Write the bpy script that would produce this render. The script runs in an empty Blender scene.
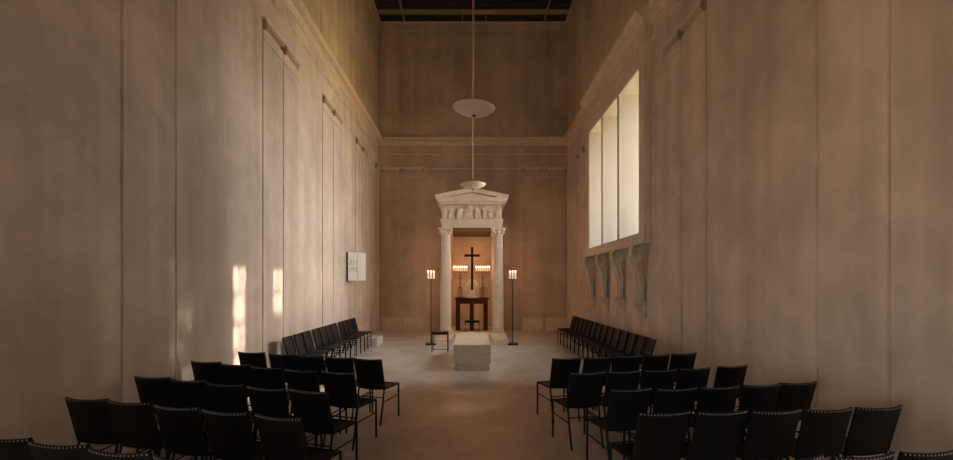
import bpy, bmesh, math, random
from mathutils import Vector, Matrix
random.seed(4)
C = bpy.context.scene.collection
PI = math.pi
R = math.radians
EYE = 1.75          # camera height
FPX = 460.0         # focal length in pixels of the 953 px wide frame

# ------------------------------------------------------------------ room dimensions (metres)
XL, XR = -3.56, 3.755       # wall faces
YB, YR = 17.80, -3.2        # altar wall, entrance wall
ZC = 11.86                  # underside of the beams
ZT = 11.925                  # ceiling boards

# ------------------------------------------------------------------ materials
def new_mat(name):
    m = bpy.data.materials.new(name); m.use_nodes = True
    nt = m.node_tree
    b = nt.nodes['Principled BSDF']
    return m, nt, b

def simple(name, col, rough=.5, metal=0., noise=.12, scale=12., spec=.5, bump=0.):
    m, nt, b = new_mat(name)
    n = nt.nodes; l = nt.links
    tc = n.new('ShaderNodeTexCoord'); nz = n.new('ShaderNodeTexNoise')
    nz.inputs['Scale'].default_value = scale; nz.inputs['Detail'].default_value = 4
    l.new(tc.outputs['Object'], nz.inputs['Vector'])
    rp = n.new('ShaderNodeValToRGB')
    lo = [c * (1 - noise) for c in col]; hi = [min(1, c * (1 + noise)) for c in col]
    rp.color_ramp.elements[0].position = .3; rp.color_ramp.elements[1].position = .7
    rp.color_ramp.elements[0].color = (*lo, 1); rp.color_ramp.elements[1].color = (*hi, 1)
    l.new(nz.outputs['Fac'], rp.inputs['Fac']); l.new(rp.outputs['Color'], b.inputs['Base Color'])
    b.inputs['Roughness'].default_value = rough; b.inputs['Metallic'].default_value = metal
    b.inputs['Specular IOR Level'].default_value = spec
    if bump:
        bp = n.new('ShaderNodeBump'); bp.inputs['Strength'].default_value = bump; bp.inputs['Distance'].default_value = .02
        l.new(nz.outputs['Fac'], bp.inputs['Height']); l.new(bp.outputs['Normal'], b.inputs['Normal'])
    return m

def emitter(name, col, strength):
    m, nt, b = new_mat(name)
    b.inputs['Base Color'].default_value = (*col, 1)
    b.inputs['Emission Color'].default_value = (*col, 1)
    b.inputs['Emission Strength'].default_value = strength
    return m

def stucco(name, col, rough=.55):
    """burnished lime stucco: cloudy tone, vertical streaks, faint pale scalloped day-joints"""
    m, nt, b = new_mat(name); n = nt.nodes; l = nt.links
    tc = n.new('ShaderNodeTexCoord')
    def noise(scale, vec, detail=5, dist=0.):
        z = n.new('ShaderNodeTexNoise'); z.inputs['Scale'].default_value = scale
        z.inputs['Detail'].default_value = detail; z.inputs['Distortion'].default_value = dist
        l.new(vec, z.inputs['Vector']); return z.outputs['Fac']
    def mapped(s):
        mp = n.new('ShaderNodeMapping'); mp.inputs['Scale'].default_value = s
        l.new(tc.outputs['Object'], mp.inputs['Vector']); return mp.outputs['Vector']
    def ramp(fac, p0, c0, p1, c1):
        r = n.new('ShaderNodeValToRGB'); e = r.color_ramp.elements
        e[0].position, e[1].position = p0, p1; e[0].color = (*c0, 1); e[1].color = (*c1, 1)
        l.new(fac, r.inputs['Fac']); return r.outputs['Color']
    def mix(a, bb, f, mode='MULTIPLY'):
        x = n.new('ShaderNodeMix'); x.data_type = 'RGBA'; x.blend_type = mode
        if isinstance(f, float): x.inputs['Factor'].default_value = f
        else: l.new(f, x.inputs['Factor'])
        l.new(a, x.inputs[6]); l.new(bb, x.inputs[7]); return x.outputs[2]
    c1 = ramp(noise(.55, tc.outputs['Object'], 6, .4), .32, [c * .80 for c in col], .68, [min(1, c * 1.14) for c in col])
    c2 = ramp(noise(1., mapped((2.6, 2.6, .12)), 5), .3, (.78, .765, .76), .7, (1.12, 1.11, 1.1))
    c3 = ramp(noise(2.2, mapped((1, 1, 1)), 8, .8), .35, (.9, .885, .875), .62, (1.05, 1.05, 1.05))
    c = mix(c1, c2, .75); c = mix(c, c3, .8)
    # scalloped pale day-joints
    nv = n.new('ShaderNodeTexNoise'); nv.inputs['Scale'].default_value = 1.1; nv.inputs['Detail'].default_value = 2
    l.new(tc.outputs['Object'], nv.inputs['Vector'])
    vm = n.new('ShaderNodeVectorMath'); vm.operation = 'MULTIPLY_ADD'; vm.inputs[1].default_value = (.9, .9, .9)
    l.new(nv.outputs['Color'], vm.inputs[0]); l.new(mapped((1.7, 1.4, 2.3)), vm.inputs[2])
    vo = n.new('ShaderNodeTexVoronoi'); vo.feature = 'DISTANCE_TO_EDGE'; vo.inputs['Scale'].default_value = 1.
    l.new(vm.outputs[0], vo.inputs['Vector'])
    ln = ramp(vo.outputs['Distance'], .0, (.24, .24, .24), .018, (0, 0, 0))
    msk = ramp(noise(.8, tc.outputs['Object'], 2), .44, (0, 0, 0), .62, (1, 1, 1))
    fac = mix(ln, msk, 1.)
    pale = n.new('ShaderNodeRGB'); pale.outputs[0].default_value = (*[min(1, x * 1.35) for x in col], 1)
    c = mix(c, pale.outputs[0], fac, 'MIX')
    l.new(c, b.inputs['Base Color'])
    b.inputs['Roughness'].default_value = rough
    b.inputs['Specular IOR Level'].default_value = .35
    bp = n.new('ShaderNodeBump'); bp.inputs['Strength'].default_value = .12; bp.inputs['Distance'].default_value = .02
    l.new(noise(3., tc.outputs['Object'], 6), bp.inputs['Height']); l.new(bp.outputs['Normal'], b.inputs['Normal'])
    return m

def floor_material():
    """worn stone mosaic floor with big faint ring pattern and a warmer-toned central field"""
    m, nt, b = new_mat('stone_mosaic_floor'); n = nt.nodes; l = nt.links
    tc = n.new('ShaderNodeTexCoord')
    def noise(scale, detail=5, dist=0.):
        z = n.new('ShaderNodeTexNoise'); z.inputs['Scale'].default_value = scale
        z.inputs['Detail'].default_value = detail; z.inputs['Distortion'].default_value = dist
        l.new(tc.outputs['Object'], z.inputs['Vector']); return z.outputs['Fac']
    def math_(op, a, bb=None):
        x = n.new('ShaderNodeMath'); x.operation = op
        for i, v in enumerate((a, bb)):
            if v is None: continue
            if isinstance(v, (int, float)): x.inputs[i].default_value = v
            else: l.new(v, x.inputs[i])
        return x.outputs[0]
    def ramp(fac, p0, c0, p1, c1):
        r = n.new('ShaderNodeValToRGB'); e = r.color_ramp.elements
        e[0].position, e[1].position = p0, p1; e[0].color = (*c0, 1); e[1].color = (*c1, 1)
        l.new(fac, r.inputs['Fac']); return r.outputs['Color']
    def mix(a, bb, f, mode='MIX'):
        x = n.new('ShaderNodeMix'); x.data_type = 'RGBA'; x.blend_type = mode
        if isinstance(f, float): x.inputs['Factor'].default_value = f
        else: l.new(f, x.inputs['Factor'])
        l.new(a, x.inputs[6]); l.new(bb, x.inputs[7]); return x.outputs[2]
    grey = ramp(noise(1.6, 7, .6), .3, FLOOR_GREY_LO, .7, FLOOR_GREY_HI)
    warm = ramp(noise(2.1, 7, .5), .3, FLOOR_WARM_LO, .7, FLOOR_WARM_HI)
    sp = n.new('ShaderNodeSeparateXYZ'); l.new(tc.outputs['Object'], sp.inputs[0])
    # central warm field: |x - .05| < 1.5 , y < 8.7
    wob = math_('MULTIPLY', math_('SUBTRACT', noise(1.2, 3), .5), .9)
    ax = math_('ADD', math_('ABSOLUTE', math_('SUBTRACT', sp.outputs[0], -.05)), wob)
    fx = n.new('ShaderNodeMapRange'); fx.inputs[1].default_value = 2.0; fx.inputs[2].default_value = 1.0
    l.new(ax, fx.inputs[0])
    fy = n.new('ShaderNodeMapRange'); fy.inputs[1].default_value = 8.6; fy.inputs[2].default_value = 7.5
    l.new(math_('ADD', sp.outputs[1], wob), fy.inputs[0])
    f = math_('MULTIPLY', fx.outputs[0], fy.outputs[0])
    c = mix(grey, warm, f)
    # mosaic rings: four staggered circles repeating
    vo = n.new('ShaderNodeTexVoronoi'); vo.voronoi_dimensions = '2D'; vo.inputs['Scale'].default_value = .62
    vo.inputs['Randomness'].default_value = .25
    l.new(tc.outputs['Object'], vo.inputs['Vector'])
    ring = math_('ABSOLUTE', math_('SUBTRACT', vo.outputs['Distance'], .46))
    rl = ramp(ring, .0, (1.16, 1.15, 1.13), .035, (1, 1, 1))
    c = mix(c, rl, .8, 'MULTIPLY')
    fine = n.new('ShaderNodeTexVoronoi'); fine.inputs['Scale'].default_value = 26.
    l.new(tc.outputs['Object'], fine.inputs['Vector'])
    fr = ramp(fine.outputs['Distance'], .0, (1.05, 1.05, 1.05), .8, (.84, .84, .84))
    c = mix(c, fr, .7, 'MULTIPLY')
    l.new(c, b.inputs['Base Color'])
    rr = ramp(noise(1.3, 5), .3, (.34,) * 3, .7, (.55,) * 3)
    l.new(rr, b.inputs['Roughness'])
    b.inputs['Specular IOR Level'].default_value = .45
    bp = n.new('ShaderNodeBump'); bp.inputs['Strength'].default_value = .10; bp.inputs['Distance'].default_value = .01
    l.new(fine.outputs['Distance'], bp.inputs['Height']); l.new(bp.outputs['Normal'], b.inputs['Normal'])
    return m

GROUND, SKY, SKY_POWER, SUN_POWER, GLOW = (.98, .69, .34), (1., .96, .91), 18., 8., 52.
FLOOR_GREY_LO, FLOOR_GREY_HI = (.44, .42, .40), (.62, .595, .57)
FLOOR_WARM_LO, FLOOR_WARM_HI = (.40, .285, .215), (.50, .37, .29)
M = {}
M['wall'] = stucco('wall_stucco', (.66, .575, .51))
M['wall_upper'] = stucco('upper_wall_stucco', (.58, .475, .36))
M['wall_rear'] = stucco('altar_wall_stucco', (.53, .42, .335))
M['trim'] = simple('stucco_trim', (.64, .55, .46), .6, noise=.10, scale=6)
M['floor'] = floor_material()
M['ceiling'] = simple('dark_painted_boards', (.010, .012, .013), .6, noise=.3)
M['beam'] = simple('beam_paint', (.30, .235, .18), .6)
M['bead'] = simple('painted_bead', (.14, .13, .11), .6)
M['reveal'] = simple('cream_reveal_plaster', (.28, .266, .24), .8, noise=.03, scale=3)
M['marble'] = simple('pale_marble', (.82, .75, .66), .55, noise=.08, scale=9, bump=.05)
M['stone'] = simple('limestone', (.64, .57, .48), .6, noise=.14, scale=14, bump=.15)
M['stone_white'] = simple('pale_step_stone', (.70, .67, .62), .6)
M['console'] = simple('console_stone', (.60, .54, .44), .6, noise=.15, scale=9)
M['leather'] = simple('black_leather', (.0032, .0036, .0042), .52, noise=.2, scale=40, spec=.26)
M['steel'] = simple('black_enamelled_steel', (.004, .004, .004), .6, noise=.1, spec=.15)
M['lace'] = simple('pale_lacing', (.36, .35, .32), .6)
M['redwood'] = simple('dark_red_wood', (.070, .014, .008), .5, noise=.3, scale=20, spec=.2)
M['crosswood'] = simple('dark_cross_wood', (.008, .004, .003), .6, spec=.2)
M['iron'] = simple('dark_iron', (.022, .017, .014), .5)
M['bronze'] = simple('dark_bronze', (.10, .055, .03), .42, metal=.6)
M['brass'] = simple('brass_rod', (.44, .34, .24), .5)
M['lampglass'] = simple('opal_lamp_bowl', (.62, .57, .50), .35, noise=.03, scale=4)
M['knob'] = simple('dark_lamp_finial', (.03, .02, .015), .4)
M['wax'] = emitter('candle_wax', (.85, .68, .52), .40)  # slight emission puts the flame's brightness into the wax itself
M['flame'] = emitter('candle_flame', (1., .78, .45), 14.)
M['board'] = simple('white_hymn_board', (.72, .68, .60), .5, noise=.03, scale=5)
M['boardside'] = simple('board_side_shade', (.05, .045, .04), .6)
M['digit'] = simple('grey_numerals', (.20, .18, .16), .6)
M['chrome'] = simple('dull_steel_tube', (.06, .06, .065), .4, metal=.5)
M['navy'] = simple('blue_black_seat_pad', (.006, .009, .014), .5, spec=.25)
M['lattice'] = simple('window_iron', (.05, .045, .04), .6)
M['soffit'] = simple('dark_soffit_boards', (.06, .04, .027), .7)
M['knob_shade'] = simple('capital_knob_shade', (.30, .25, .19), .7)  # shadowed side of the capital knobs, put into a darker stone colour
M['leaf'] = simple('green_leaves', (.10, .17, .04), .6)

def glass_mat():
    m = bpy.data.materials.new('window_glass'); m.use_nodes = True
    nt = m.node_tree; n = nt.nodes; n.clear()
    o = n.new('ShaderNodeOutputMaterial'); t = n.new('ShaderNodeBsdfTransparent'); g = n.new('ShaderNodeBsdfGlossy')
    g.inputs['Roughness'].default_value = .05
    mx = n.new('ShaderNodeMixShader'); mx.inputs[0].default_value = .06
    nt.links.new(t.outputs[0], mx.inputs[1]); nt.links.new(g.outputs[0], mx.inputs[2]); nt.links.new(mx.outputs[0], o.inputs[0])
    return m
M['glass'] = glass_mat()

# ------------------------------------------------------------------ mesh builder
class MB:
    def __init__(s): s.bm = bmesh.new()
    def _grid(s, rings, closed=True, cap=True):
        bm = s.bm; vs = [[bm.verts.new(p) for p in r] for r in rings]
        k = len(vs[0])
        for a, b in zip(vs, vs[1:]):
            for i in range(k if closed else k - 1):
                j = (i + 1) % k
                try: bm.faces.new((a[i], a[j], b[j], b[i]))
                except ValueError: pass
        if cap and closed:
            try: bm.faces.new(list(reversed(vs[0])))
            except ValueError: pass
            try: bm.faces.new(vs[-1])
            except ValueError: pass
        return s
    def box(s, x0, x1, y0, y1, z0, z1):
        return s._grid([[(x0, y0, z), (x1, y0, z), (x1, y1, z), (x0, y1, z)] for z in (z0, z1)])
    def tube(s, pts, r, n=8, r2=None):
        pts = [Vector(p) for p in pts]; rings = []
        up = None
        for i, p in enumerate(pts):
            t = (pts[min(i + 1, len(pts) - 1)] - pts[max(i - 1, 0)]).normalized()
            if up is None:
                up = Vector((0, 0, 1)) if abs(t.z) < .9 else Vector((1, 0, 0))
            u = t.cross(up).normalized(); v = t.cross(u).normalized(); up = -v if False else u.cross(t).normalized()
            rr = r if r2 is None else r + (r2 - r) * i / (len(pts) - 1)
            rings.append([tuple(p + u * math.cos(2 * PI * k / n) * rr + up * math.sin(2 * PI * k / n) * rr) for k in range(n)])
        return s._grid(rings)
    def lathe(s, prof, cx=0, cy=0, n=28):
        return s._grid([[(cx + r * math.cos(2 * PI * k / n), cy + r * math.sin(2 * PI * k / n), z) for k in range(n)] for r, z in prof])
    def ell(s, c, rx, ry, rz, n=12, m=8, rot=None):
        c = Vector(c); rings = []
        for i in range(m + 1):
            a = -PI / 2 + PI * i / m
            rr = max(.02, math.cos(a))
            ring = []
            for k in range(n):
                v = Vector((rx * rr * math.cos(2 * PI * k / n), ry * rr * math.sin(2 * PI * k / n), rz * math.sin(a)))
                if rot is not None: v = rot @ v
                ring.append(tuple(c + v))
            rings.append(ring)
        return s._grid(rings)
    def prism(s, poly, axis, a, b):
        """poly of 2-D points extruded along axis ('x','y','z') from a to b"""
        def p3(p, t):
            return {'x': (t, p[0], p[1]), 'y': (p[0], t, p[1]), 'z': (p[0], p[1], t)}[axis]
        return s._grid([[p3(p, a) for p in poly], [p3(p, b) for p in poly]])
    def build(s, name, mat, parent=None, smooth=False, bevel=0.):
        bm = s.bm
        bmesh.ops.recalc_face_normals(bm, faces=bm.faces)
        me = bpy.data.meshes.new(name); bm.to_mesh(me); bm.free()
        me.materials.append(mat)
        o = bpy.data.objects.new(name, me); C.objects.link(o)
        if parent: o.parent = parent
        if smooth:
            for p in me.polygons: p.use_smooth = True
            try:
                me.set_sharp_from_angle(angle=R(42))
            except Exception: pass
        if bevel:
            b = o.modifiers.new('bevel', 'BEVEL'); b.width = bevel; b.segments = 2; b.limit_method = 'ANGLE'
        return o

def thing(name, label, cat, loc=(0, 0, 0), rz=0., group=None):
    o = bpy.data.objects.new(name, None); C.objects.link(o); o.empty_display_size = .1
    o.location = loc; o.rotation_euler = (0, 0, rz)
    o['label'] = label; o['category'] = cat
    if group: o['group'] = group
    return o
def tag(o, label, cat, group=None):
    o['label'] = label; o['category'] = cat
    if group: o['group'] = group
    return o
def struct(o):
    o['kind'] = 'structure'; return o
def copy_tree(o, parent=None):
    c = o.copy(); C.objects.link(c)
    if parent: c.parent = parent
    for ch in list(o.children): copy_tree(ch, c)
    return c
TRIM = [0]
def trim_name():
    TRIM[0] += 1; return 'trim_%d' % TRIM[0]

# ------------------------------------------------------------------ room shell
struct(MB().box(XL - .6, XR + 1.3, YR - .6, YB + .6, -.3, 0).build('floor', M['floor']))
WO = 5.02                         # outer face of the right wall
WY0, WY1 = 9.79, 13.93            # window opening
WZ0, WZ1 = 2.85, 6.37
ZU = 7.36                         # upper storey begins behind the cornice
def wall(name, boxes, mat):
    b = MB()
    for q in boxes: b.box(*q)
    return struct(b.build(name, mat))
DY0, DY1, DZ = -3.05, -1.2, 2.3          # side door opening added behind the viewer to let in extra light
wl = wall('wall_left', [(XL - .45, XL, DY1, YB, 0, ZU), (XL - .45, XL, YR, DY0, 0, ZU), (XL - .45, XL, DY0, DY1, DZ, ZU)], M['wall'])
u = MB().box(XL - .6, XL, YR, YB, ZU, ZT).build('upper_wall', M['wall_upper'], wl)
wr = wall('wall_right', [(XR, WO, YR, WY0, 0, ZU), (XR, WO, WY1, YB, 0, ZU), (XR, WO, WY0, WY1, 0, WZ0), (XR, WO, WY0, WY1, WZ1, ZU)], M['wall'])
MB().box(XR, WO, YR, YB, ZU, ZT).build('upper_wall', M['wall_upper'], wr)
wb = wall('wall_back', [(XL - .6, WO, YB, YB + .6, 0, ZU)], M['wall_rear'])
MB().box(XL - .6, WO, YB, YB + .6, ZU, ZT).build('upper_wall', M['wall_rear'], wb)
FX0, FX1, FZ0, FZ1 = -.7, .8, 3.2, 4.5      # small high window added behind the viewer to light the bier front
wall('wall_front', [(XL - .6, FX0, YR - .6, YR, 0, ZT), (FX1, WO, YR - .6, YR, 0, ZT), (FX0, FX1, YR - .6, YR, 0, FZ0), (FX0, FX1, YR - .6, YR, FZ1, ZT)], M['wall'])
fw = MB().box(FX0, FX0 + .05, YR - .5, YR + .03, FZ0, FZ1).box(FX1 - .05, FX1, YR - .5, YR + .03, FZ0, FZ1).box(FX0 + .05, FX1 - .05, YR - .5, YR + .03, FZ0, FZ0 + .05).box(FX0 + .05, FX1 - .05, YR - .5, YR + .03, FZ1 - .05, FZ1)
struct(fw.build('added_light_window', M['trim']))
dn = MB().box(XL - .45, XL + .04, DY0, DY0 + .05, 0, DZ).box(XL - .45, XL + .04, DY1 - .05, DY1, 0, DZ).box(XL - .45, XL + .04, DY0 + .05, DY1 - .05, DZ - .05, DZ)
struct(dn.build('added_light_door', M['trim']))

# ceiling: dark painted boards between beams
ce = struct(MB().box(XL - .6, WO, YR - .6, YB + .6, ZT, ZT + .2).build('ceiling', M['ceiling']))
beam_y = [16.95 - 2.35 * k for k in range(9)]
for y in beam_y:
    MB().box(XL, XR, y, y + .22, ZC, ZT).build('cross_beam', M['beam'], ce)
for x in (-2.57, 2.80):
    MB().box(x, x + .07, YR, YB, ZC + .02, ZT).build('long_beam', M['beam'], ce)
for x in (-.33, .56):
    MB().box(x, x + .05, 17.17, YB, ZC + .03, ZT).build('short_rib', M['beam'], ce)
bd = MB()
for k, y in enumerate([17.3] + [y0 - dy for y0 in beam_y[:2] for dy in (.28, 1.9)]):
    for (a, b_) in ((-3.3, -2.8), (-2.1, -.55), (-.2, .45), (.85, 2.4), (3.05, 3.5)) if k == 0 else ((-3.3, -2.8), (-2.0, 2.3), (3.05, 3.5)):
        nn = max(3, int((b_ - a) / .1))
        for i in range(nn + 1):
            bd.ell((a + (b_ - a) * i / nn, y, ZT - .015), .025, .025, .02, 6, 4)
    if k:
        for xx in (-3.05, 3.28):
            bd.ell((xx, y - .42, ZT - .01), .14, .14, .02, 12, 4)
bd.build('painted_beads', M['bead'], ce, smooth=True)

# cornice, bead courses (profiles are [projection, z])
CORN = [(0, 7.15), (.03, 7.16), (.03, 7.23), (.06, 7.255), (.06, 7.30), (.17, 7.305), (.17, 7.37), (.20, 7.39), (.20, 7.43), (0, 7.45)]
TOPC = [(0, 11.60), (.05, 11.61), (.06, 11.67), (.03, 11.69), (.04, 11.84), (.12, 11.86), (.12, 11.90), (0, 11.90)]
def run(profile, side, a, b, name, mat, parent=None):
    m = MB()
    if side == 'left': m.prism([(XL + p, z) for p, z in profile], 'y', a, b)
    elif side == 'right': m.prism([(XR - p, z) for p, z in profile], 'y', a, b)
    else: m.prism([(YB - p, z) for p, z in profile], 'x', a, b)
    return m.build(name, mat, parent)
SY0, SY1, SX = 9.51, 14.24, 3.577      # window surround: near end, far end, front face
for side, a, b in (('left', YR, YB), ('right', YR, SY0 - .08), ('right', SY1 + .08, YB), ('back', XL, XR)):
    mt = M['trim']
    struct(run(CORN, side, a, b, trim_name(), mt))
for side, a, b in (('left', YR, YB), ('right', YR, YB), ('back', XL, XR)):
    struct(run(TOPC, side, a, b, trim_name(), M['wall_rear']))
    q = [(0, 6.255), (.012, 6.258), (.012, 6.275), (0, 6.28)]
    if side != 'right':
        struct(run(q, side, a, b, trim_name(), M['trim']))
# frieze bead, broken into short raised lengths
def broken(side, a, b):
    t = struct(run([(0, 6.80), (.018, 6.805), (.018, 6.83), (0, 6.835)], side, a, b, trim_name(), M['trim']))
    if side == 'back': return
    m = MB(); y = a + .1
    while y < b - .5:
        q = [(.0, 6.835), (.04, 6.84), (.045, 6.87), (0, 6.875)]
        m.prism([((XL + p) if side == 'left' else (XR - p), z) for p, z in q], 'y', y, y + .40); y += .76
    m.build('raised_bead', M['trim'], t)
broken('left', YR, YB); broken('right', YR, SY0); broken('right', SY1, YB); broken('back', XL, XR)

# pilasters (very flat) with little capitals and base blocks
PJ = .050
def pilaster(side, a, b, mat):
    PJ = .022 if side == 'back' else .050
    nm = trim_name()
    def bx(m, p0, p1, t0, t1, z0, z1):
        if side == 'left': m.box(XL + p0, XL + p1, t0, t1, z0, z1)
        elif side == 'right': m.box(XR - p1, XR - p0, t0, t1, z0, z1)
        else: m.box(t0, t1, YB - p1, YB - p0, z0, z1)
        return m
    sh = struct(bx(MB(), 0, PJ, a, b, .5, 6.12).build(nm, mat))
    cap = MB()
    bx(cap, 0, PJ + .02, a, b, 5.93, 5.95)
    bx(cap, 0, PJ + .05, a - .01, b + .01, 6.245, 6.30)
    nd = int((b - a) / .07)
    for i in range(nd):
        t = a + (b - a) * (i + .5) / nd
        bx(cap, 0, PJ + .035, t - .02, t + .02, 6.205, 6.245)
    cap.build('capital', M['trim'], sh)
    vol = MB()
    for t, sgn in ((a, 1),) if side != 'back' else ((a, 1), (b, -1)):
        bx(vol, 0, PJ + .06, t - .03 * sgn if sgn > 0 else t - .05, t + .05 if sgn > 0 else t + .03, 6.17, 6.245)
        bx(vol, 0, PJ + .045, min(t, t + .035 * sgn), max(t, t + .035 * sgn), 6.10, 6.17)
    vol.build('volute', M['knob_shade'], sh)
    ba = MB(); bx(ba, 0, PJ + .035, a - .02, b + .02, 0, .27); bx(ba, 0, PJ + .02, a, b, .27, .37)
    bx(ba, 0, PJ + .03, a - .025, b + .025, .37, .44); bx(ba, 0, PJ + .012, a, b, .44, .5)
    ba.build('base', M['trim'], sh)
def infill(side, a, b):
    x0, x1 = (XL, XL + .045) if side == 'left' else (XR - .045, XR)
    struct(MB().box(x0, x1, a, b, .12, 6.25).build(trim_name(), M['wall']))
JT = .038
def bay(side, starts, end):
    for i, A in enumerate(starts):
        pilaster(side, A, A + .805, M['wall']); pilaster(side, A + .805 + JT, A + 1.61, M['wall'])
        nxt = starts[i + 1] if i + 1 < len(starts) else end
        if nxt: infill(side, A + 1.61, nxt - JT)
bay('left', (1.52, 4.66, 7.80, 10.94, 14.09), 17.0)
pilaster('left', 17.0, 17.74, M['wall'])
bay('right', (-2.2, .94, 4.10, 7.26), SY0)
infill('right', SY1, 15.0 - JT); bay('right', (15.0,), YB)
for a, b in ((-3.40, -2.69), (-2.60, -1.84), (2.02, 2.76), (2.91, 3.67)):
    pilaster('back', a, b, M['wall_rear'])
# upper storey pilaster strips
def strip(side, a, b, mat):
    m = MB()
    for (p, z0, z1) in ((.02, 7.5, 11.2), (.055, 11.2, 11.3)):
        if side == 'left': m.box(XL, XL + p, a, b, z0, z1)
        elif side == 'right': m.box(XR - p, XR, a, b, z0, z1)
        else: m.box(a, b, YB - p, YB, z0, z1)
    struct(m.build(trim_name(), mat))
for A in (1.52, 4.66, 7.80, 10.94, 14.09): strip('left', A, A + .75, M['wall_upper'])
for A in (4.10, 7.26, 10.4, 13.6, 16.6): strip('right', A, A + .75, M['wall_upper'])
for a, b in ((-3.40, -2.69), (-2.60, -1.84), (2.02, 2.76), (2.91, 3.67)): strip('back', a, b, M['wall_rear'])
# plain skirting
SK = [(0, 0), (.02, 0), (.02, .10), (0, .12)]
for side, a, b in (('left', YR, YB), ('right', YR, YB), ('back', XL, XR)):
    struct(run(SK, side, DY1 + .05 if side == 'left' else a, b, 'baseboard_' + side, M['wall'] if side != 'back' else M['wall_rear']))

# ------------------------------------------------------------------ the big three-light window
sur = MB()
sur.box(SX, XR, SY0, WY0, 2.63, 7.22).box(SX, XR, WY1, SY1, 2.63, 7.22)
sur.box(SX, XR, WY0, WY1, 2.63, WZ0).box(SX, XR, WY0, WY1, WZ1, 7.22)
win = struct(sur.build('window_1', M['trim'], bevel=.008))
sp = [(.17, 7.16), (.23, 7.18), (.24, 7.27), (.30, 7.31), (.35, 7.37), (.37, 7.40), (.37, 7.47), (.32, 7.49), (.0, 7.54), (.0, 7.16)]
run(sp, 'right', SY0 - .07, SY1 + .07, 'hood_cornice', M['trim'], win)
run([(.17, 6.80), (.195, 6.805), (.195, 6.83), (.17, 6.835)], 'right', SY0, SY1, 'architrave_bead', M['trim'], win)
run([(.16, 2.60), (.215, 2.62), (.215, 2.70), (.16, 2.72)], 'right', SY0 - .03, SY1 + .03, 'window_sill', M['trim'], win)
rv = MB()
rv.box(SX + .012, WO - .01, WY0, WY0 + .015, WZ0, WZ1).box(SX + .012, WO - .01, WY1 - .015, WY1, WZ0, WZ1)
rv.box(SX + .012, WO - .01, WY0 + .015, WY1 - .015, WZ1 - .015, WZ1).box(SX + .012, WO - .01, WY0 + .015, WY1 - .015, WZ0, WZ0 + .015)
rv.build('reveal', M['reveal'], win)
for y in (11.19, 12.56):
    fin = MB().box(SX + .03, WO - .02, y - .035, y + .035, WZ0, WZ1).build('mullion', M['reveal'], win)
    MB().box(SX + .012, SX + .032, y - .06, y + .06, WZ0, WZ1).build('mullion_face', M['beam'], fin)
bays = [(WY0, 11.155), (11.225, 12.525), (12.595, WY1)]
for (a, b) in bays:
    gl = MB().box(WO - .075, WO - .065, a, b, WZ0, WZ1).build('pane', M['glass'], win)
    lt = MB()
    lt.box(WO - .05, WO - .02, a, a + .05, WZ0, WZ1).box(WO - .05, WO - .02, b - .05, b, WZ0, WZ1)
    nc = 4
    for i in range(1, nc):
        y = a + (b - a) * i / nc; pts = []
        for j in range(29):
            z = WZ0 + (WZ1 - WZ0) * j / 28
            pts.append((WO - .035, y + .165 * math.sin(2 * PI * j / 7 + i * PI), z))
        lt.tube(pts, .022, 5)
    for j in range(9):
        z = WZ0 + (WZ1 - WZ0) * j / 8
        lt.box(WO - .05, WO - .02, a, b, z - .014, z + .014)
    lt.build('lattice', M['lattice'], gl)

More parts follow.
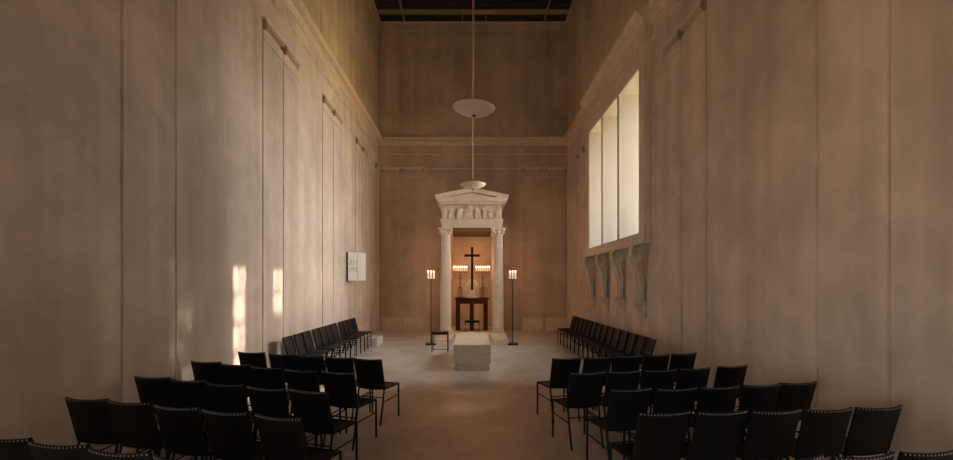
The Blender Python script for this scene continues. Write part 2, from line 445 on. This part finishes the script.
# scroll consoles under the window
def console(y, label):
    t = thing('scroll_console', label, 'bracket', (XR, y, 1.05), 0, 'scroll consoles under the window')
    w = .12
    def arc(cx, cz, r0, r1, a0, a1, n):
        return [(cx + (r0 + (r1 - r0) * i / n) * math.cos(a0 + (a1 - a0) * i / n), cz + (r0 + (r1 - r0) * i / n) * math.sin(a0 + (a1 - a0) * i / n)) for i in range(n + 1)]
    outer = arc(.175, 1.41, .155, .155, R(95), R(-50), 14) + [(.245, 1.22), (.205, 1.08), (.165, .92), (.135, .76), (.12, .62), (.11, .50), (.13, .435)] + arc(.145, .335, .10, .10, R(70), R(-110), 12) + [(.09, .25), (.075, .30), (.065, .45), (.068, .62), (.078, .76), (.10, .92), (.135, 1.06), (.15, 1.16), (.10, 1.26), (.05, 1.34), (.045, 1.42), (.07, 1.53)]
    b = MB(); b.prism([(-d, z) for d, z in outer], 'y', -.068, .068)
    b.build('scroll_body', M['console'], t, bevel=.006)
    MB().box(-.06, 0, -w * .4, w * .4, .22, .36).build('lower_wall_block', M['console'], t)
    MB().box(-.08, 0, -w * .4, w * .4, 1.34, 1.56).build('upper_wall_block', M['console'], t)
    # raised spiral fillets on both cheeks
    def ribbon(m, path, half, y0, y1):
        n_ = len(path); rings = []
        for i, (d, z) in enumerate(path):
            a0, b0 = path[max(0, i - 1)]; a1, b1 = path[min(n_ - 1, i + 1)]
            q = Vector((a1 - a0, b1 - b0)).normalized(); nx, nz = -q.y * half, q.x * half
            rings.append([(-(d + nx), y0, z + nz), (-(d - nx), y0, z - nz), (-(d - nx), y1, z - nz), (-(d + nx), y1, z + nz)])
        m._grid(rings)
    for sgn in (-1, 1):
        v = MB(); y0, y1 = (.066, w) if sgn > 0 else (-w, -.066)
        big = arc(.175, 1.41, .025, .138, R(-470), R(85), 40)
        tail = [(.31, 1.36), (.275, 1.25), (.225, 1.13), (.185, 1.0), (.152, .84), (.128, .68), (.112, .54), (.118, .44)]
        ribbon(v, big, .018, y0, y1); ribbon(v, arc(.175, 1.41, .138, .138, R(85), R(-25), 10) + tail, .019, y0, y1)
        ribbon(v, arc(.145, .335, .018, .088, R(420), R(75), 26), .015, y0, y1)
        ribbon(v, [(.12, 1.24), (.15, 1.14), (.13, 1.04), (.10, .9), (.085, .72), (.075, .5), (.085, .36)], .014, y0, y1)
        v.build('volute_cheek', M['console'], t)
    f = MB(); f.prism([(0, .24), (-.12, .24), (-.12, .19), (-.06, .12), (-.05, .0), (0, 0)], 'y', -w * .75, w * .75)
    f.build('leaf_drop', M['console'], t, bevel=.006)
    return t
for y, lb in ((9.90, 'scroll console under the near right corner of the window, nearest the viewer'),
              (11.25, 'second scroll console from the viewer, under the first mullion of the window'),
              (12.58, 'third scroll console from the viewer, under the far mullion of the window'),
              (13.95, 'scroll console under the far corner of the window, nearest the altar')):
    console(y, lb)

# ------------------------------------------------------------------ chairs
def make_chair():
    t = thing('chair', '', 'chair')
    wf, wr_, d0, d1, zs = .198, .182, -.18, .185, .445
    # seat: leather slung between side tubes, slightly dished
    m = MB(); top = []; n = 6
    for i in range(n + 1):
        f = i / n; y = d0 + (d1 - d0) * f; w = wr_ + (wf - wr_) * f
        ring = []
        for j in range(7):
            g = j / 6 * 2 - 1
            ring.append((w * g, y, zs - .016 * (1 - g * g)))
        low = [(x, yy, z - .016) for x, yy, z in reversed(ring)]
        top.append(ring + low)
    m._grid(top); m.build('seat', M['leather'], t, smooth=True)
    # seat frame
    m = MB(); m.tube([(-wr_, d0, zs - .012), (-wf, d1, zs - .012), (wf, d1, zs - .012), (wr_, d0, zs - .012)], .011, 6)
    m.tube([(-wr_, d0, zs - .012), (wr_, d0, zs - .012)], .010, 6)
    m.build('seat_frame', M['steel'], t)
    # backrest: leather wrapped round the two uprights, bowed between them
    m = MB(); rows = []; nz = 7; nx = 12
    wt, wb2 = .200, .194
    for i in range(nz + 1):
        f = i / nz; fr, bk = [], []
        for j in range(nx + 1):
            g = j / nx * 2 - 1
            w = wb2 + (wt - wb2) * f
            z = .440 + .390 * f
            if i == nz: z -= .008 * (1 - g * g)
            if i == 0: z += .006 * g * g
            y = -.181 - .099 * f ** 1.1 - .030 * (1 - g * g) * (.35 + .65 * f)
            fr.append((w * g, y, z)); bk.append((w * g, y - .013, z))
        rows.append(fr + list(reversed(bk)))
    m._grid(rows); bk = m.build('backrest', M['leather'], t, smooth=True)
    # pale lacing along the top edge (back and front)
    m = MB()
    for j in range(17):
        g = -0.94 + 1.88 * j / 16
        z = .83 - .008 * (1 - g * g) - .010
        y = -.280 - .030 * (1 - g * g)
        m.ell((wt * g, y - .013, z), .0045, .003, .0055, 6, 4)
        m.ell((wt * g, y + .001, z), .0045, .003, .0055, 6, 4)
    m.build('lacing', M['lace'], bk)
    for s in (-1, 1):
        MB().tube([(s * .19, -.279, .826), (s * .187, -.223, .62), (s * .182, -.178, .45), (s * .182, -.225, .22), (s * .182, -.28, 0)], .011, 6).build('leg', M['steel'], t)
        MB().tube([(s * wf, d1 - .002, zs - .01), (s * wf, d1 + .002, 0)], .011, 6).build('leg', M['steel'], t)
        MB().tube([(s * .182, -.213, .27), (s * wf, d1, .29)], .007, 6).build('side_rail', M['steel'], t)
    MB().tube([(-.182, -.202, .325), (.182, -.202, .325)], .007, 6).build('rear_rail', M['steel'], t)
    return t
proto = make_chair(); used = [False]
def place(x, y, rz, label, group):
    if not used[0]: o = proto; used[0] = True
    else: o = copy_tree(proto)
    o.location = (x, y, 0); o.rotation_euler = (0, 0, rz); o['label'] = label; o['group'] = group
    return o
left_rows = [   # top-left corner of every backrest (x, y), row by row from the viewer; angle of the row
    (14.0, [(-3.05, 2.83), (-2.61, 2.72), (-2.16, 2.605), (-1.72, 2.50)]),
    (14.4, [(-3.34, 3.79), (-2.91, 3.69), (-2.44, 3.55), (-2.00, 3.43), (-1.55, 3.31)]),
    (16.0, [(-3.42, 4.68), (-2.96, 4.54), (-2.50, 4.36), (-2.04, 4.20), (-1.62, 4.10)]),
    (17.0, [(-3.41, 5.61), (-2.95, 5.43), (-2.50, 5.24), (-2.045, 5.07), (-1.61, 4.97)]),
    (16.5, [(-3.23, 6.39), (-2.735, 6.23), (-2.32, 6.11), (-1.89, 5.98), (-1.49, 5.855)]),
]
right_rows = [
    (8.0, [(1.525, 2.435), (1.95, 2.475), (2.38, 2.54)]),
    (6.0, [(1.217, 3.325), (1.65, 3.345), (2.07, 3.375), (2.49, 3.418), (2.915, 3.475)]),
    (9.0, [(1.238, 4.07), (1.665, 4.10), (2.085, 4.165), (2.53, 4.255), (2.94, 4.35)]),
    (11.0, [(1.053, 4.845), (1.465, 4.915), (1.89, 4.996), (2.32, 5.105), (2.82, 5.24)]),
    (13.5, [(1.035, 5.80), (1.46, 5.89), (1.875, 5.975), (2.295, 6.07), (2.71, 6.195)]),
]
rowname = ['first', 'second', 'third', 'fourth', 'fifth']
def blocks(rows, side, sgn):
    for r, (th, cs) in enumerate(rows):
        n = len(cs)
        for k, (x, y) in enumerate(cs):
            ang = th + 2
            if side == 'left': ang = ([8, 8, 10, 12] if r == 0 else [8, 10, 12.5, 15.5, 18])[k]
            a = R(ang); c, s = math.cos(a), math.sin(a)
            tx, ty = x + .200 * c, y + sgn * .200 * s
            fx, fy = -sgn * s, c                     # the way the sitter faces
            ox, oy = tx + .285 * fx, ty + .285 * fy
            aisle = (n - 1 - k) if side == 'left' else k
            w = n - 1 - aisle
            if r == 0:
                pos = (['fourth from the left edge', 'third from the left edge', 'second from the left edge', 'cut by the left edge'] if side == 'left'
                       else ['leftmost of its three backrests', 'middle of its three backrests', 'cut by the right edge'])[aisle]
                lb = 'black chair in the nearest row, %s block, %s' % (side, pos)
            else:
                pos = ['on the aisle', 'second from the aisle', 'third from the aisle', 'second from the wall', 'next to the wall'][aisle]
                lb = 'black chair in the %s row from the viewer, %s block, %s' % (rowname[r], side, pos)
            place(ox, oy, sgn * a, lb, 'chairs of the %s seating block' % side)
blocks(left_rows, 'left', -1)
blocks(right_rows, 'right', 1)
ordinal = ['', 'second', 'third', 'fourth', 'fifth', 'sixth', 'seventh', 'eighth', 'ninth', 'tenth', 'eleventh', 'twelfth', 'thirteenth', 'fourteenth']
left_line = [8.06, 8.56, 8.99, 9.55, 9.98, 10.41, 10.84, 11.40, 11.83, 12.25, 12.67]
for k, y in enumerate(left_line):
    lb = 'black chair in the line along the left wall, ' + ('at its near end' if k == 0 else 'at its far end nearest the altar' if k == 10 else ordinal[k] + ' from its near end')
    place(-3.01, y + .2, -PI / 2, lb, 'chairs along the left wall')
for k in range(14):
    lb = 'black chair in the line along the right wall, ' + ('at its near end' if k == 0 else 'at its far end nearest the altar' if k == 13 else ordinal[k] + ' from its near end')
    place(2.85, 7.97 + .45 * k, PI / 2, lb, 'chairs along the right wall')

# ------------------------------------------------------------------ aedicule (temple front over the altar)
AX = .045
YF = 15.30                       # column centres
ae = thing('aedicule', 'pale marble temple front with two columns, figured frieze and pediment over the altar', 'altar canopy', (AX, YF, 0))
def apart(m, name, mat='marble', parent=ae, **k): return m.build(name, M[mat], parent, **k)
apart(MB().box(-1.14, 1.14, -.35, 2.45, 0, .17), 'platform', bevel=.008)
for s in (-1, 1):
    x0, x1 = (-1.09, -.59) if s < 0 else (.60, 1.06)
    apart(MB().box(x0, x1, -1.9, -.35, 0, .172), 'plinth', bevel=.01)
for s in (-1, 1):
    cx = s * .871
    prof = [(.185, .30), (.188, .5), (.187, 1.2), (.178, 2.0), (.165, 2.8), (.152, 3.36), (.158, 3.38), (.158, 3.40), (.148, 3.41)]
    m = MB(); n = 40; rings = []
    for r, z in prof:       # lightly fluted drum
        rings.append([(cx + r * (1 - .025 * (k % 2)) * math.cos(2 * PI * k / n), r * (1 - .025 * (k % 2)) * math.sin(2 * PI * k / n), z) for k in range(n)])
    m._grid(rings); col = apart(m, 'column', smooth=True)
    b = MB().box(cx - .22, cx + .22, -.22, .22, .17, .215)
    b.lathe([(.215, .215), (.225, .232), (.215, .25), (.196, .258), (.194, .275), (.205, .287), (.195, .30), (.185, .305)], cx, 0)
    apart(b, 'base', parent=col)
    cp = MB().lathe([(.148, 3.40), (.15, 3.44), (.168, 3.50), (.165, 3.52), (.19, 3.585), (.2, 3.60)], cx, 0)
    for q in range(8):
        a = q * PI / 4
        for (r0, z0, r1, z1) in ((.15, 3.42, .20, 3.50),):
            cp.tube([(cx + .15 * math.cos(a), .15 * math.sin(a), 3.42), (cx + .185 * math.cos(a), .185 * math.sin(a), 3.49), (cx + .215 * math.cos(a), .215 * math.sin(a), 3.505), (cx + .215 * math.cos(a), .215 * math.sin(a), 3.485)], .028, 5)
    for q in range(4):
        a = q * PI / 2 + PI / 4
        cp.ell((cx + .25 * math.cos(a), .25 * math.sin(a), 3.565), .045, .045, .045, 8, 6)
        cp.tube([(cx + .16 * math.cos(a), .16 * math.sin(a), 3.47), (cx + .24 * math.cos(a), .24 * math.sin(a), 3.58)], .03, 5)
    cp.prism([(cx - .24, -.24), (cx, -.2), (cx + .24, -.24), (cx + .2, 0), (cx + .24, .24), (cx, .2), (cx - .24, .24), (cx - .2, 0)], 'z', 3.60, 3.645)
    apart(cp, 'capital', parent=col, smooth=True)
# rear piers against the altar wall
for s in (-1, 1):
    apart(MB().box(s * .90 - .16, s * .90 + .16, 2.12, 2.46, .17, 3.64), 'rear_pier', 'wall_rear', bevel=.006)
ar = MB().box(-1.0, 1.0, -.2, .22, 3.645, 3.79).box(-1.02, 1.02, -.215, .235, 3.79, 3.905)
ar.box(-1.0, -.72, .22, 2.46, 3.645, 3.905).box(.72, 1.0, .22, 2.46, 3.645, 3.905)
apart(ar, 'architrave', bevel=.004)
apart(MB().box(-.70, .70, -.17, 2.46, 3.628, 3.643), 'soffit', 'soffit')
fz = MB().box(-1.0, 1.0, -.04, 2.46, 3.905, 4.45).box(-1.06, 1.06, -.24, .2, 4.42, 4.47).box(-1.05, 1.05, -.235, .2, 3.905, 3.935)
frieze = apart(fz, 'frieze')
# horizontal cornice + raking cornices + tympanum
apart(MB().prism([(-1.08, 4.47), (-1.14, 4.53), (-1.17, 4.55), (-1.17, 4.61), (1.17, 4.61), (1.17, 4.55), (1.14, 4.53), (1.08, 4.47)], 'y', -.38, 2.45), 'cornice', bevel=.006)
apart(MB().prism([(-.95, 4.61), (.95, 4.61), (0, 4.82)], 'y', -.17, 2.44), 'tympanum')
for s in (-1, 1):
    m = MB()
    m.prism([(s * 1.17, 4.60), (s * 1.20, 4.645), (s * 1.20, 4.685), (0, 4.925), (0, 4.79), (s * .78, 4.635), (s * .80, 4.61)], 'y', -.40, 2.45)
    apart(m, 'raking_cornice', bevel=.005)
# frieze figures in high relief, each one robed body
def relief(x, lean, h, arm, wid, seed):
    rnd = random.Random(seed)
    m = MB(); y = -.15; h *= 1.04; wid *= 1.45
    z0 = 3.935
    hip = x + lean * .3; sh = x + lean
    m.ell((hip, y, z0 + h * .22), .068 * wid, .05, h * .24, 10, 8)
    m.ell((hip + .03 * arm, y - .005, z0 + h * .13), .06 * wid, .045, h * .15, 10, 8)
    m.ell((hip - .03 * arm, y - .01, z0 + h * .10), .045 * wid, .05, h * .12, 10, 8)
    m.ell(((hip + sh) / 2, y - .01, z0 + h * .5), .062 * wid, .05, h * .2, 10, 8)
    m.ell((sh, y - .005, z0 + h * .68), .075 * wid, .048, h * .12, 10, 8)
    m.ell((sh + lean * .25, y - .025, z0 + h * .89), .034, .036, .043, 10, 8)
    m.ell((sh + lean * .15, y - .01, z0 + h * .79), .022, .022, .03, 8, 6)
    for s in (-1, 1):
        e = (sh + s * .085 * wid, y - .03, z0 + h * (.55 + .06 * rnd.random()))
        hnd = (sh + s * .05 + arm * .07, y - .065, z0 + h * (.48 + .22 * rnd.random()))
        m.tube([(sh + s * .06 * wid, y - .01, z0 + h * .72), e, hnd], .024, 7, .016)
    for k in range(4):
        xx = hip + (k - 1.5) * .032 * wid
        m.tube([(xx * .6 + sh * .4, y - .045, z0 + h * .45), (xx, y - .055, z0 + h * .25), (xx + .01 * arm, y - .05, z0 + .005)], .011, 5)
    o = m.build('relief_figure', M['marble'], frieze, smooth=True)
    md = o.modifiers.new('merge', 'REMESH'); md.mode = 'VOXEL'; md.voxel_size = .013; md.use_smooth_shade = True
    return o
figs = [(-.90, .03, .47, 1, .9), (-.67, -.02, .45, -1, 1.0), (-.43, .04, .46, 1, 1.1), (-.20, .06, .40, 1, .9), (-.05, -.03, .48, -1, 1.0),
        (.20, -.05, .46, 1, 1.1), (.42, .04, .47, -1, .9), (.63, -.02, .45, 1, 1.05), (.80, .02, .40, -1, .7), (.92, -.01, .47, -1, .8)]
for i, (x, ln, h, arm, w) in enumerate(figs): relief(x, ln, h, arm, w, i)

# ------------------------------------------------------------------ altar table with cross, stele and candelabra
PZ = .17
TY = 16.05
al = thing('altar_table', 'dark red wooden altar table with three broad legs under the canopy', 'altar', (AX, TY, PZ))
MB().box(-.60, .60, 0, .62, 1.08, 1.14).build('tabletop', M['redwood'], al, bevel=.006)
MB().box(-.56, .56, .02, .58, .93, 1.08).build('apron', M['redwood'], al, bevel=.004)
for x0, x1 in ((-.56, -.415), (-.075, .075), (.415, .56)):
    MB().box(x0, x1, .02, .58, 0, .93).build('leg', M['redwood'], al, bevel=.004)
ZTB = PZ + 1.14
st = MB()
pts = [(-.235, 0), (-.235, .40)] + [(-.235 * math.cos(a), .40 + .27 * math.sin(a)) for a in [PI * i / 14 for i in range(1, 14)]] + [(.235, .40), (.235, 0)]
st.prism(pts, 'y', 0, .10)
o = st.build('stone_stele', M['marble'], bevel=.008); o.location = (AX + .01, TY + .40, ZTB)
tag(o, 'round-topped pale stone slab on the altar table behind the black cross', 'stele')
cr = thing('altar_cross', 'tall black cross on a small white pyramid base on the altar table', 'cross', (AX + .012, TY + .22, ZTB))
MB()._grid([[(-.17, -.10, 0), (.17, -.10, 0), (.17, .10, 0), (-.17, .10, 0)], [(-.15, -.09, .03), (.15, -.09, .03), (.15, .09, .03), (-.15, .09, .03)], [(-.05, -.05, .275), (.05, -.05, .275), (.05, .05, .275), (-.05, .05, .275)]]).build('base', M['marble'], cr)
MB().box(-.042, .042, -.03, .03, .25, 1.79).build('upright', M['crosswood'], cr, bevel=.003)
MB().box(-.275, .275, -.031, .031, 1.45, 1.535).build('crossbar', M['crosswood'], cr, bevel=.003)

def candle(loc, h, r, label, group, lean=0):
    o = MB().lathe([(r, 0), (r, h - .006), (r * .7, h), (.004, h)], 0, 0, 12).build('candle', M['wax'], smooth=True)
    o.location = loc; tag(o, label, 'candle', group)
    f = MB().lathe([(.003, h), (.010, h + .012), (.013, h + .026), (.008, h + .038), (.001, h + .052)], 0, 0, 10).build('flame', M['flame'], o, smooth=True)
    return o
def point(name, loc, energy, col=(1, .45, .16), rad=.05):
    l = bpy.data.lights.new(name, 'POINT'); l.energy = energy; l.color = col; l.shadow_soft_size = rad
    o = bpy.data.objects.new(name, l); C.objects.link(o); o.location = loc
    return o
CANDLE_W = 5.0
def candelabrum(x, side):
    y = TY + .25
    t = thing('candelabrum', 'seven-armed dark bronze candelabrum on the altar table, %s of the cross' % side, 'candelabrum', (x, y, ZTB), 0, 'candelabra on the altar')
    MB().box(-.13, .13, -.1, .1, 0, .025).build('foot', M['bronze'], t)
    st = MB().tube([(0, 0, .025), (0, 0, .93)], .013, 8)
    st.ell((0, 0, .5), .03, .03, .02, 8, 6); st.ell((0, 0, .66), .025, .025, .02, 8, 6)
    st.build('stem', M['bronze'], t)
    lg = MB()
    for xx, yy in ((-.085, -.05), (.085, -.05), (0, .08), (-.045, -.06), (.045, -.06)):
        lg.tube([(xx, yy, .02), (xx * .9, yy * .9, .34), (0, 0, .40)], .009, 6)
    lg.build('strut', M['bronze'], t)
    for r in (.076, .152, .228):
        a = MB().tube([(r * math.cos(PI + PI * i / 16), 0, .90 + r * .95 * math.sin(PI + PI * i / 16)) for i in range(17)], .009, 6)
        a.build('arm', M['bronze'], t)
    tb = MB().tube([(-.24, 0, .915), (.24, 0, .915)], .008, 6)
    for k in range(7): tb.lathe([(.018, .90), (.03, .925), (.03, .935), (.012, .935)], (k - 3) * .076, 0, 10)
    tb.build('drip_pans', M['bronze'], t)
    names = ['leftmost', 'second from left', 'third from left', 'middle', 'third from right', 'second from right', 'rightmost']
    for k in range(7):
        candle((x + (k - 3) * .076, y, ZTB + .935), .135, .020, 'lit white candle, %s of the seven on the %s candelabrum' % (names[k], side), 'candles on the %s candelabrum' % side)
    point('candle_light', (x, y - .02, ZTB + 1.24), CANDLE_W * 5.2)
candelabrum(-.365, 'left'); candelabrum(.435, 'right')
def candle_stand(x, n, side):
    y = 13.50
    t = thing('candle_stand', 'tall dark iron candle stand on a square foot beside the %s column' % side, 'candle stand', (x, y, 0), 0, 'floor candle stands')
    MB().box(-.15, .15, -.12, .12, 0, .055).build('foot', M['iron'], t, bevel=.006)
    MB().tube([(0, 0, .055), (0, 0, 1.915)], .016, 8).build('pole', M['iron'], t)
    MB().box(-.125, .125, -.05, .05, 1.905, 1.93).build('candle_tray', M['iron'], t, bevel=.003)
    nm = {3: ['left', 'middle', 'right']}[n]
    for k in range(n):
        candle((x + (k - (n - 1) / 2) * .083, y, 1.93), .20, .025, 'thick lit candle, the %s one of three on the %s floor stand' % (nm[k], side), 'candles on the %s floor stand' % side)
    point('candle_light', (x, y - .03, 2.27), CANDLE_W * 1.2)
candle_stand(-1.16, 3, 'left'); candle_stand(1.235, 3, 'right')

def stool(loc, w, d, h, label, padmat, frame, rz=0, rail=True):
    t = thing('stool', label, 'stool', loc, rz)
    MB().box(-w / 2, w / 2, -d / 2, d / 2, h - .065, h).build('seat', padmat, t, bevel=.012)
    for sx in (-1, 1):
        for sy in (-1, 1):
            x, y = sx * (w / 2 - .012), sy * (d / 2 - .012)
            MB().tube([(x, y, h - .06), (x, y, 0)], .011, 6).build('leg', frame, t)
        if rail: MB().tube([(sx * (w / 2 - .012), -d / 2, .02), (sx * (w / 2 - .012), d / 2, .02)], .009, 6).build('floor_rail', frame, t)
    MB().tube([(-w / 2 + .012, d / 2 - .012, .03), (w / 2 - .012, d / 2 - .012, .03)], .009, 6).build('stretcher', frame, t)
    return t
stool((-.80, 12.15, 0), .43, .40, .53, 'low stool with dark padded seat and thin steel legs left of the stone block', M['navy'], M['chrome'])
stool((AX + .01, 15.62, PZ), .50, .34, .385, 'low dark stool standing in front of the altar table', M['steel'], M['iron'], 0, False)

# ------------------------------------------------------------------ stone bier block in the aisle
bl = thing('stone_bier', 'long pale stone block on a stepped plinth in the aisle before the altar', 'stone block', (.03, 9.48, 0))
MB().box(-.39, .39, 0, 2.44, .13, .525).build('block', M['stone'], bl, bevel=.012)
MB().box(-.355, .365, .03, 2.40, .075, .13).build('plinth', M['stone'], bl)
MB().box(-.38, .375, .01, 2.42, 0, .075).build('foot_course', M['stone'], bl, bevel=.008)

o = MB().box(-.16, .16, -.42, .42, 0, .24).build('stone_step', M['stone_white'], bevel=.008)
o.location = (-2.82, 13.53, 0)
tag(o, 'low white stone block on the floor past the last chair by the left wall', 'step')

# ------------------------------------------------------------------ pendant lamps
def lamp(x, y, z, label):
    t = thing('pendant_lamp', label, 'lamp', (x, y, z), 0, 'pendant bowl lamps')
    prof = [(.02, -.128), (.10, -.118), (.20, -.088), (.28, -.045), (.325, -.012), (.347, .012), (.352, .03), (.343, .037), (.33, .03), (.27, -.02), (.18, -.07), (.06, -.105), (.012, -.11)]
    prof = [(r, z_ * .84) for r, z_ in prof]
    MB().lathe(prof, 0, 0, 40).build('bowl', M['lampglass'], t, smooth=True)
    MB().lathe([(.004, -.14), (.012, -.135), (.022, -.125), (.045, -.112), (.03, -.10), (.01, -.09)], 0, 0, 16).build('finial', M['knob'], t, smooth=True)
    MB().tube([(0, 0, -.11), (0, 0, .16)], .012, 8).build('stem', M['knob'], t)
    MB().tube([(0, 0, .16), (0, 0, ZT - z)], .006 if y < 10 else .012, 8).build('rod', M['brass'], t)
    MB().lathe([(.05, ZT - z - .05), (.05, ZT - z), (.01, ZT - z)], 0, 0, 12).build('ceiling_rose', M['knob'], t)
    return t
l1 = lamp(.058, 7.67, 4.69, 'larger-looking white bowl pendant lamp, nearer the viewer, high above the aisle')
lamp(.060, 12.38, 4.45, 'smaller-looking white bowl pendant lamp hanging just in front of the pediment')

l1.children[0].rotation_euler = (0, R(3.2), 0)

# ------------------------------------------------------------------ hymn board on the left wall
al_ = R(48)
hb = thing('hymn_board', 'white hymn number board projecting from the left wall', 'sign', (XL + .10, 13.0, 1.88), PI / 2 - al_)
W_, H_ = .56, .81
MB().box(0, W_, 0, .09, 0, H_).build('board', M['board'], hb, bevel=.003)
MB().box(-.006, .0, .0, .16, -.02, H_).build('edge', M['boardside'], hb)  # shade of the board's near end, put into a dark strip
MB().box(W_ * .52, W_ * .52 + .006, -.003, 0, .02, H_ - .02).build('divider', M['digit'], hb)
br = MB().box(-.0, .05, .09, .15, .1, .2).box(-.0, .05, .09, .15, .6, .7); br.build('bracket', M['boardside'], hb)
SEG = {'2': 'abged', '3': 'abgcd', '1': 'bc', '4': 'fgbc'}
def digit(ch, x, z, w, h, parent):
    t = .011; m = MB(); P = {'a': (0, h - t, w, h), 'd': (0, 0, w, t), 'g': (0, h / 2 - t / 2, w, h / 2 + t / 2), 'f': (0, h / 2, t, h), 'b': (w - t, h / 2, w, h), 'e': (0, 0, t, h / 2), 'c': (w - t, 0, w, h / 2)}
    for s in SEG[ch]:
        a, b, c, d = P[s]; m.box(x + a, x + c, -.004, 0, z + b, z + d)
    m.build('numeral', M['digit'], parent)
for line, z in (('231', .45), ('243', .25)):
    for i, ch in enumerate(line): digit(ch, .05 + i * .082, z, .055, .135, hb)

# ------------------------------------------------------------------ a birch and a bush outside the window that dapple the sun
def leafy(name, label, cat, x, y, trunk, zc, rx, rz, count, seed):
    t = thing(name, label, cat, (x, y, -.3))
    MB().tube([(0, 0, 0), (.05, .02, trunk * .5), (0, 0, trunk)], .09, 8, .04).build('trunk', M['crosswood'], t)
    rnd = random.Random(seed); m = MB(); bm = m.bm
    for _ in range(count):
        while True:
            p = Vector((rnd.uniform(-1, 1), rnd.uniform(-1, 1), rnd.uniform(-1, 1)))
            if p.length < 1: break
        c = Vector((p.x * rx, p.y * rx, zc + .3 + p.z * rz))
        rot = Matrix.Rotation(rnd.uniform(0, 6.3), 3, 'Z') @ Matrix.Rotation(rnd.uniform(-1.2, 1.2), 3, 'X')
        q = [rot @ Vector(v) for v in ((0, -.09, 0), (.05, 0, .008), (0, .09, 0), (-.05, 0, .008))]
        bm.faces.new([bm.verts.new(c + v) for v in q])
    m.build('foliage', M['leaf'], t)
leafy('birch_tree', 'birch tree outside, beyond the near light of the big window', 'tree', 8.1, 12.75, 6.6, 7.2, .95, 1.6, 2300, 3)
leafy('leafy_bush', 'tall bush outside, beyond the far light of the big window', 'bush', 8.1, 15.75, 5.0, 5.95, .75, 1.25, 1900, 5)

# ------------------------------------------------------------------ daylight
w = bpy.data.worlds.new('world'); bpy.context.scene.world = w; w.use_nodes = True
bg = w.node_tree.nodes['Background']
wn = w.node_tree.nodes; wlk = w.node_tree.links
wtc = wn.new('ShaderNodeTexCoord'); wsp = wn.new('ShaderNodeSeparateXYZ'); wlk.new(wtc.outputs['Generated'], wsp.inputs[0])
wmr = wn.new('ShaderNodeMapRange'); wmr.inputs[1].default_value = -1.; wmr.inputs[2].default_value = 1.; wlk.new(wsp.outputs[2], wmr.inputs[0])
wr_ = wn.new('ShaderNodeValToRGB'); e = wr_.color_ramp.elements
e[0].position, e[0].color = .40, (*GROUND, 1)         # sunlit sand and grass below the horizon
e[1].position, e[1].color = .52, (*SKY, 1)            # hazy bright sky
wlk.new(wmr.outputs[0], wr_.inputs[0]); wlk.new(wr_.outputs[0], bg.inputs[0]); bg.inputs[1].default_value = SKY_POWER
# hazy glow of the sky round the sun
vdot = wn.new('ShaderNodeVectorMath'); vdot.operation = 'DOT_PRODUCT'; vdot.inputs[1].default_value = Vector((1, .623, .507)).normalized()
wlk.new(wtc.outputs['Generated'], vdot.inputs[0])
vmx = wn.new('ShaderNodeMath'); vmx.operation = 'MAXIMUM'; vmx.inputs[1].default_value = 0.; wlk.new(vdot.outputs['Value'], vmx.inputs[0])
vpw = wn.new('ShaderNodeMath'); vpw.operation = 'POWER'; vpw.inputs[1].default_value = 11.; wlk.new(vmx.outputs[0], vpw.inputs[0])
gl_ = wn.new('ShaderNodeBackground'); gl_.inputs[0].default_value = (1., .90, .76, 1)
vml = wn.new('ShaderNodeMath'); vml.operation = 'MULTIPLY'; vml.inputs[1].default_value = GLOW; wlk.new(vpw.outputs[0], vml.inputs[0]); wlk.new(vml.outputs[0], gl_.inputs[1])
was = wn.new('ShaderNodeAddShader'); wlk.new(bg.outputs[0], was.inputs[0]); wlk.new(gl_.outputs[0], was.inputs[1])
wlk.new(was.outputs[0], wn['World Output'].inputs[0])
sl = bpy.data.lights.new('sun', 'SUN'); sl.energy = SUN_POWER; sl.color = (1., .86, .68); sl.angle = R(.7)
so = bpy.data.objects.new('sun', sl); C.objects.link(so)
so.rotation_euler = Vector((-1, -.623, -.507)).to_track_quat('-Z', 'Y').to_euler()
def portal(name, loc, direction, sx, sy):
    l = bpy.data.lights.new(name, 'AREA'); l.shape = 'RECTANGLE'; l.size = sx; l.size_y = sy
    l.cycles.is_portal = True
    o = bpy.data.objects.new(name, l); C.objects.link(o); o.location = loc
    o.rotation_euler = Vector(direction).to_track_quat('-Z', 'Z' if abs(direction[2]) < .5 else 'Y').to_euler()
    return o
for a, b in bays:
    portal('window_portal', (WO + .02, (a + b) / 2, (WZ0 + WZ1) / 2), (-1, 0, 0), b - a, WZ1 - WZ0)
portal('added_window_portal', ((FX0 + FX1) / 2, YR - .62, (FZ0 + FZ1) / 2), (0, 1, 0), FX1 - FX0, FZ1 - FZ0)
portal('added_door_portal', (XL - .47, (DY0 + DY1) / 2, DZ / 2), (1, 0, 0), DY1 - DY0, DZ)

# ------------------------------------------------------------------ camera
cam = bpy.data.cameras.new('camera'); co = bpy.data.objects.new('camera', cam); C.objects.link(co)
co.location = (0, 0, EYE); co.rotation_euler = (PI / 2, 0, 0)
cam.sensor_width = 36.; cam.sensor_fit = 'HORIZONTAL'; cam.lens = FPX / 953 * 36
cam.shift_x = (476.5 - 470.5) / 953; cam.shift_y = (285.3 - 230) / 953
cam.clip_start = .05
sc = bpy.context.scene; sc.camera = co
sc.view_settings.view_transform = 'Standard'; sc.view_settings.look = 'None'
sc.view_settings.exposure = 0.0; sc.view_settings.gamma = 1.0
try: sc.view_settings.use_curve_mapping = False
except Exception: pass
sc.cycles.use_denoising = True
try:
    sc.cycles.denoising_prefilter = 'ACCURATE'; sc.cycles.denoising_input_passes = 'RGB_ALBEDO_NORMAL'
except Exception: pass
sc.cycles.max_bounces = 10; sc.cycles.diffuse_bounces = 8
sc.cycles.transparent_max_bounces = 12
sc.cycles.sample_clamp_indirect = 12.
